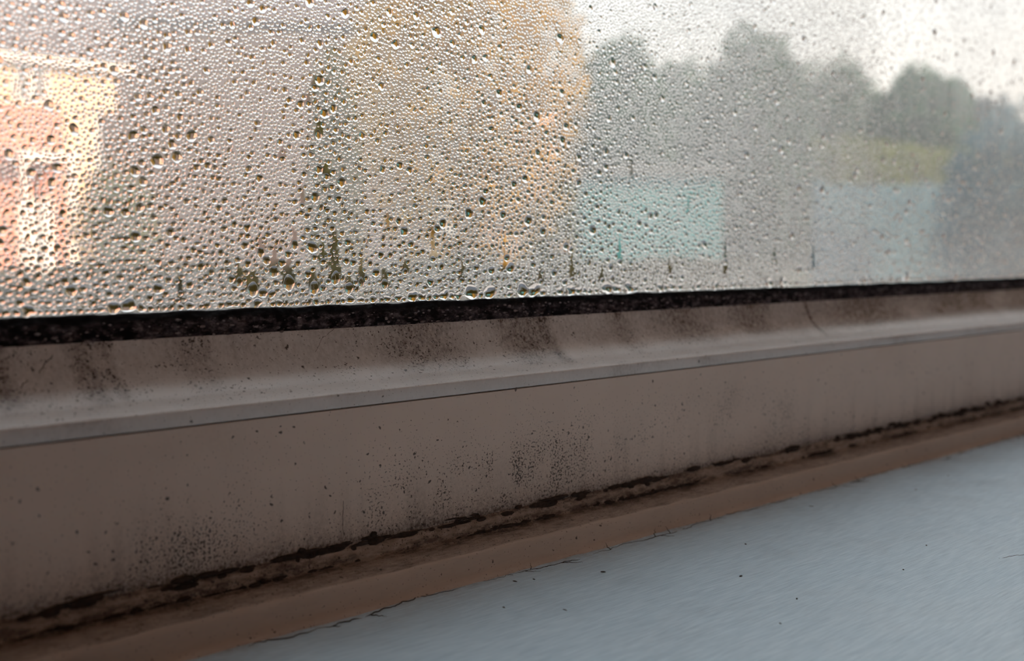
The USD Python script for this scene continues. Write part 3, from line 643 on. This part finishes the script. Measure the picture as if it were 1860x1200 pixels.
# ---------------------------------------------------------------- outdoors
m_grass = noisy('lawn_green', (0.018, 0.026, 0.009), (0.042, 0.052, 0.018), 3.0, 0.9)
m_patio = noisy('dark_slate_paving', (0.012, 0.018, 0.030), (0.026, 0.034, 0.052), 4.0, 0.6)
m_cream = noisy('cream_render', (0.74, 0.56, 0.39), (0.80, 0.62, 0.44), 2.0, 0.9)
m_brick = mat('pink_brick', {'g': ('geometry', {}), 'mp': ('mapping', {'rotation': (math.pi / 2, 0, 0)}), 'b': ('brick_texture', {'scale': 4.4, 'color1': (0.62, 0.23, 0.17), 'color2': (0.55, 0.20, 0.15), 'mortar': (0.6, 0.5, 0.42), 'mortar_size': 0.012}),
                             'p': ('principled_bsdf', {'roughness': 0.9})}, [('g.position', 'mp.vector'), ('mp.vector', 'b.vector'), ('b.color', 'p.base_color')], surface='p.BSDF')
m_white = plain('white_upvc', (0.85, 0.85, 0.84), 0.4)
m_shade = plain('grey_window_glass', (0.22, 0.24, 0.27), 0.08)
m_tile = noisy('mauve_grey_roof_tiles', (0.075, 0.064, 0.073), (0.10, 0.086, 0.096), 5.0, 0.9)
m_grey = noisy('mauve_grey_render', (0.105, 0.09, 0.097), (0.13, 0.112, 0.12), 2.0, 0.9)
m_teal = noisy('teal_shed_paint', (0.040, 0.22, 0.26), (0.06, 0.28, 0.32), 3.0, 0.6)
m_felt = plain('shed_roof_felt', (0.12, 0.14, 0.15), 0.9)
m_bark = noisy('tree_bark', (0.06, 0.045, 0.035), (0.12, 0.09, 0.07), 20.0, 0.9)
m_peach = noisy('peach_render', (0.85, 0.52, 0.36), (0.9, 0.58, 0.42), 2.0, 0.9)
def leafy(name, c1, c2):
    return mat(name, {'oi': ('geometry', {}), 'r': ('rgb_ramp', {'ramp': [(0.0, c1), (1.0, c2)]}), 'd': ('diffuse_bsdf', {}), 't': ('translucent_bsdf', {}), 'mx': ('mix_closure', {'fac': 0.35})},
               [('oi.random_per_island', 'r.fac'), ('r.color', 'd.color'), ('r.color', 't.color'), ('d.BSDF', 'mx.closure1'), ('t.BSDF', 'mx.closure2')], surface='mx.closure')
l_dark = leafy('dark_conifer_leaf', (0.10, 0.095, 0.02), (0.21, 0.18, 0.04))
l_gold = leafy('golden_leaf', (0.42, 0.255, 0.014), (0.70, 0.47, 0.045))
l_grey = leafy('grey_green_leaf', (0.030, 0.085, 0.040), (0.075, 0.165, 0.075))
l_slate = leafy('slate_green_leaf', (0.010, 0.034, 0.042), (0.024, 0.066, 0.078))
l_spruce = leafy('blue_spruce_needle', (0.030, 0.100, 0.130), (0.060, 0.165, 0.205))
l_hedge = leafy('hedge_leaf', (0.045, 0.042, 0.012), (0.11, 0.095, 0.03))
l_olive = leafy('olive_yellow_leaf', (0.13, 0.15, 0.05), (0.22, 0.22, 0.075))

ground_z = -0.15
tag(obj('ground', box(-60, 90, 5.6, 90, ground_z - 0.2, ground_z), m_grass), 'dull green lawn stretching beyond the window', 'lawn', kind='structure')
tag(obj('path', box(-8, 40, 0.32, 5.6, ground_z - 0.2, ground_z + 0.01), m_patio), 'dark slate paving outside the window', 'paving', kind='structure')

def leaves(center, size, n, leaf, seed, shell=0.35):
    g = np.random.default_rng(seed)
    dirs = g.normal(size=(n, 3)); dirs /= np.linalg.norm(dirs, axis=1, keepdims=True)
    rad = (shell + (1 - shell) * g.random(n) ** 0.6) * (0.78 + 0.44 * fbm(dirs * 2.2 + seed, 3, seed))
    c = np.asarray(center) + dirs * rad[:, None] * np.asarray(size)
    a = g.normal(size=(n, 3)); a /= np.linalg.norm(a, axis=1, keepdims=True)
    b = np.cross(a, g.normal(size=(n, 3))); b /= np.linalg.norm(b, axis=1, keepdims=True)
    s = leaf * g.uniform(0.7, 1.3, (n, 1))
    V = np.stack([c - a * s, c + b * s * 0.5, c + a * s, c - b * s * 0.5], 1).reshape(-1, 3)
    i = np.arange(n)[:, None] * 4
    return V, np.vstack([i + [0, 1, 2], i + [0, 2, 3]])

def tree(x, y, base, top, rx, crown_from, material, label, n, leaf, seed, group=None, name='tree'):
    t = thing(name, label, 'tree', (x, y, base), group)
    h = top - base; g = np.random.default_rng(seed)
    obj('trunk', tube([(x, y, base), (x + .02 * h, y, base + h * .4), (x, y + .02 * h, base + h * .8)], np.linspace(0.03, 0.012, 3) * h, 8), m_bark, t, smooth=True)
    for k in range(4):
        a = k * 1.7 + seed; z0 = crown_from + (top - crown_from) * (0.05 + 0.12 * k)
        obj('branch', tube([(x, y, z0), (x + rx * .35 * math.cos(a), y + rx * .35 * math.sin(a), z0 + rx * .35), (x + rx * .7 * math.cos(a), y + rx * .7 * math.sin(a), z0 + rx * .6)], [0.012 * h, 0.008 * h, 0.003 * h], 6), m_bark, t, smooth=True)
    tag(obj('foliage', leaves((x, y, (top + crown_from) / 2), (rx, rx, (top - crown_from) / 2), n, leaf, seed), material, t), kind='stuff')
    return t

tree(9.6, 10.7, ground_z, 5.6, 1.48, 0.6, l_gold, 'round yellow-brown autumn tree standing on the lawn', 5200, 0.10, 21)
tree(5.87, 8.24, ground_z, 2.75, 0.25, 0.0, l_dark, 'slim dark olive conifer at the near side of the lawn', 3200, 0.05, 22, name='conifer')
for k, (x, y, top, rx, mt, lab) in enumerate([
    (19.0, 16.4, 5.5, 1.35, l_grey, 'narrow grey-green tree beside the peach house'),
    (24.8, 19.1, 5.9, 1.65, l_grey, 'grey-green tree set back between the narrow and the broad one'),
    (21.9, 14.9, 5.75, 1.55, l_grey, 'broad grey-green tree, tallest behind the teal shed'),
    (28.4, 17.0, 6.2, 1.85, l_grey, 'grey-green tree set back behind the olive hedge'),
    (24.6, 12.3, 5.15, 1.45, l_grey, 'round-topped grey-green tree in front of the set-back ones'),
    (30.9, 14.2, 5.3, 1.9, l_slate, 'low slate-green tree far behind the slate-blue evergreen')]):
    tree(x, y, ground_z, top, rx, 0.1, mt, lab, 4200, 0.17, 30 + k, 'trees beyond the lawn')
tree(12.9, 5.3, ground_z, 2.6, 0.9, -0.1, l_spruce, 'slate-blue evergreen standing in front of the slate-blue fence', 4200, 0.07, 36, name='evergreen')
tree(12.2, 30.0 - 4.2, ground_z, 3.0, 1.0, 0.0, l_olive, 'small olive shrub by the corner of the cream house', 1800, 0.10, 37, name='shrub')

tree(15.7, 14.7, ground_z, 2.2, 0.85, 0.0, l_olive, 'small olive shrub standing between the autumn tree and the peach house', 1800, 0.09, 38, name='shrub')

# clipped hedge along the lawn
def hedge(name, x0, x1, y, dy, z1, material, label, n, seed):
    t = thing(name, label, 'hedge', (x0, y, ground_z)); g = np.random.default_rng(seed)
    c = np.stack([g.uniform(x0, x1, n), y + g.uniform(-dy, dy, n), ground_z + (z1 - ground_z) * g.random(n) ** 0.8 + g.normal(0, 0.03, n)], 1)
    a = g.normal(size=(n, 3)); a /= np.linalg.norm(a, axis=1, keepdims=True); b = np.cross(a, g.normal(size=(n, 3))); b /= np.linalg.norm(b, axis=1, keepdims=True)
    s = 0.06 * g.uniform(0.7, 1.3, (n, 1)); i = np.arange(n)[:, None] * 4
    tag(obj('foliage', (np.stack([c - a * s, c + b * s * .6, c + a * s, c - b * s * .6], 1).reshape(-1, 3), np.vstack([i + [0, 1, 2], i + [0, 2, 3]])), material, t), kind='stuff')
    sx = np.arange(x0 + 0.2, x1, 0.45)
    obj('stems', cat(*[tube([(q, y, ground_z), (q + .05, y, z1 - .15)], [0.03, 0.012], 5) for q in sx]), m_bark, t)
hedge('hedge', 1.5, 9.5, 6.4, 0.35, 0.88, l_hedge, 'low dark clipped hedge in front of the lawn', 16000, 41)
hedge('hedge', 14.5, 22.0, 8.6, 0.4, 2.6, l_olive, 'olive-yellow hedge showing over the slate-blue fence', 7000, 42)

# cream house: facade at y = 29.8
def window_of(parent, x0, x1, z0, z1, y, panes=2):
    fr = [box(x0, x1, y - .07, y + .05, z0, z0 + .07), box(x0, x1, y - .07, y + .05, z1 - .07, z1), box(x0, x0 + .07, y - .07, y + .05, z0, z1), box(x1 - .07, x1, y - .07, y + .05, z0, z1)]
    w = obj('window', cat(*fr, *[box(x0 + (x1 - x0) * k / panes - .05, x0 + (x1 - x0) * k / panes + .05, y - .07, y + .05, z0, z1) for k in range(1, panes)]), m_white, parent)
    for k in range(panes):
        a, b = x0 + (x1 - x0) * k / panes, x0 + (x1 - x0) * (k + 1) / panes
        obj('pane', box(a + .05, b - .05, y - .01, y + .01, z0 + .07, z1 - .07), m_shade, w)
hy = 29.8
hs = thing('house', 'sunlit cream house with pink brick below and a white window', 'house', (4, hy, ground_z))
obj('upper_wall', box(2.0, 14.15, hy, hy + 7, 4.65, 5.85), m_cream, hs)
obj('brick_wall', box(2.0, 12.75, hy + .03, hy + 6.9, ground_z, 4.65), m_brick, hs)
obj('corner_wall', box(12.75, 13.6, hy, hy + 6.9, ground_z, 4.65), m_cream, hs)
obj('roof', prism([(hy - 0.35, 5.83), (hy + 7.35, 5.83), (hy + 3.5, 10.2)], 'x', 1.6, 14.5), m_tile, hs)
obj('fascia', box(1.6, 14.5, hy - 0.38, hy - 0.34, 5.72, 5.86), m_white, hs)
window_of(hs, 11.45, 12.32, 4.72, 5.70, hy); window_of(hs, 7.6, 9.4, 4.72, 5.70, hy, 3); window_of(hs, 9.0, 10.4, 1.2, 2.6, hy + .03)
obj('porch', cat(box(11.2, 12.6, hy - 1.0, hy + .03, 3.22, 3.42), box(11.25, 11.37, hy - .97, hy - .85, ground_z, 3.22), box(12.43, 12.55, hy - .97, hy - .85, ground_z, 3.22)), m_white, hs)
obj('door', box(11.5, 12.4, hy - .02, hy + .06, ground_z, 2.3), m_white, hs)

g2 = thing('house', 'large grey-mauve rendered house standing behind the cream house', 'house', (18, 32, ground_z))
a, b, dn = np.array([15.9, 34.6]), np.array([24.4, 29.0]), None
ax = (b - a) / np.linalg.norm(b - a); nn = np.array([-ax[1], ax[0]]) * -1.0
nn = nn if nn @ (a + b) > 0 else -nn
def slab(a, b, deep, z0, z1):
    c = [a, b, b + nn * deep, a + nn * deep]
    from shapely.geometry import Polygon
    m = trimesh.creation.extrude_polygon(Polygon(c), z1 - z0, engine='earcut'); m.apply_translation((0, 0, z0)); return m
obj('wall', slab(a, b, 7.0, ground_z, 8.2), m_grey, g2)
e = 0.3
rv = [np.append(q, z) for q, z in ((a - ax * e - nn * e, 8.1), (b + ax * e - nn * e, 8.1), (b + ax * e + nn * 7.3, 8.1), (a - ax * e + nn * 7.3, 8.1), (a - ax * e + nn * 3.5, 10.6), (b + ax * e + nn * 3.5, 10.6))]
obj('roof', (np.array(rv), np.array([[0, 1, 5], [0, 5, 4], [2, 3, 4], [2, 4, 5], [1, 2, 5], [3, 0, 4], [0, 3, 2], [0, 2, 1]])), m_tile, g2)

g3 = thing('house', 'small peach house far off between the trees', 'house', (32.4, 31.3, ground_z))
obj('wall', box(31.2, 33.9, 30.6, 34, ground_z, 6.3), m_peach, g3)
obj('roof', prism([(30.3, 6.25), (34.3, 6.25), (32.3, 7.2)], 'x', 30.9, 34.2), m_tile, g3)

sh = thing('shed', 'teal painted garden shed standing on the lawn', 'shed', (12.5, 10.1, ground_z))
c0, c1 = np.array([11.85, 10.80]), np.array([13.22, 9.47])
ax = (c1 - c0) / np.linalg.norm(c1 - c0); nn = np.array([-ax[1], ax[0]]); nn = nn if nn @ (c0 + c1) > 0 else -nn
nb = 12
for k in range(nb):
    p0, p1 = c0 + (c1 - c0) * (k / nb) + ax * 0.006, c0 + (c1 - c0) * ((k + 1) / nb) - ax * 0.006
    obj('plank', slab(p0 - nn * 0.02, p1 - nn * 0.02, 0.022, ground_z, 2.05), m_teal, sh)
obj('body', slab(c0, c1, 1.2, ground_z, 2.02), m_teal, sh)
obj('roof', slab(c0 - ax * .12 - nn * .15, c1 + ax * .12 - nn * .15, 1.45, 2.04, 2.16), m_felt, sh)

# slate-blue fence: boards on two rails between posts
m_fence = noisy('slate_blue_fence_paint', (0.025, 0.085, 0.13), (0.04, 0.12, 0.175), 4.0, 0.8)
f0, f1 = np.array([12.35, 7.45]), np.array([16.2, 5.05])
ax = (f1 - f0) / np.linalg.norm(f1 - f0); nn = np.array([-ax[1], ax[0]]); nn = nn if nn @ (f0 + f1) > 0 else -nn
L = np.linalg.norm(f1 - f0)
fc = thing('fence', 'slate-blue board fence in front of the olive-yellow hedge', 'fence', (14.3, 6.25, ground_z))
nb = 30
for k in range(nb):
    obj('board', slab(f0 + ax * (L * k / nb + .006), f0 + ax * (L * (k + 1) / nb - .006), 0.02, ground_z + 0.05, 1.78 + 0.012 * ((k * 7) % 3)), m_fence, fc)
for z in (0.25, 1.35):
    obj('rail', slab(f0 + nn * .0205, f1 + nn * .0205, 0.04, z, z + 0.08), m_fence, fc)
for k in range(4):
    q = f0 + ax * ((L - .1) * k / 3)
    obj('post', slab(q + nn * .062, q + ax * .09 + nn * .062, 0.09, ground_z, 1.85), m_fence, fc)
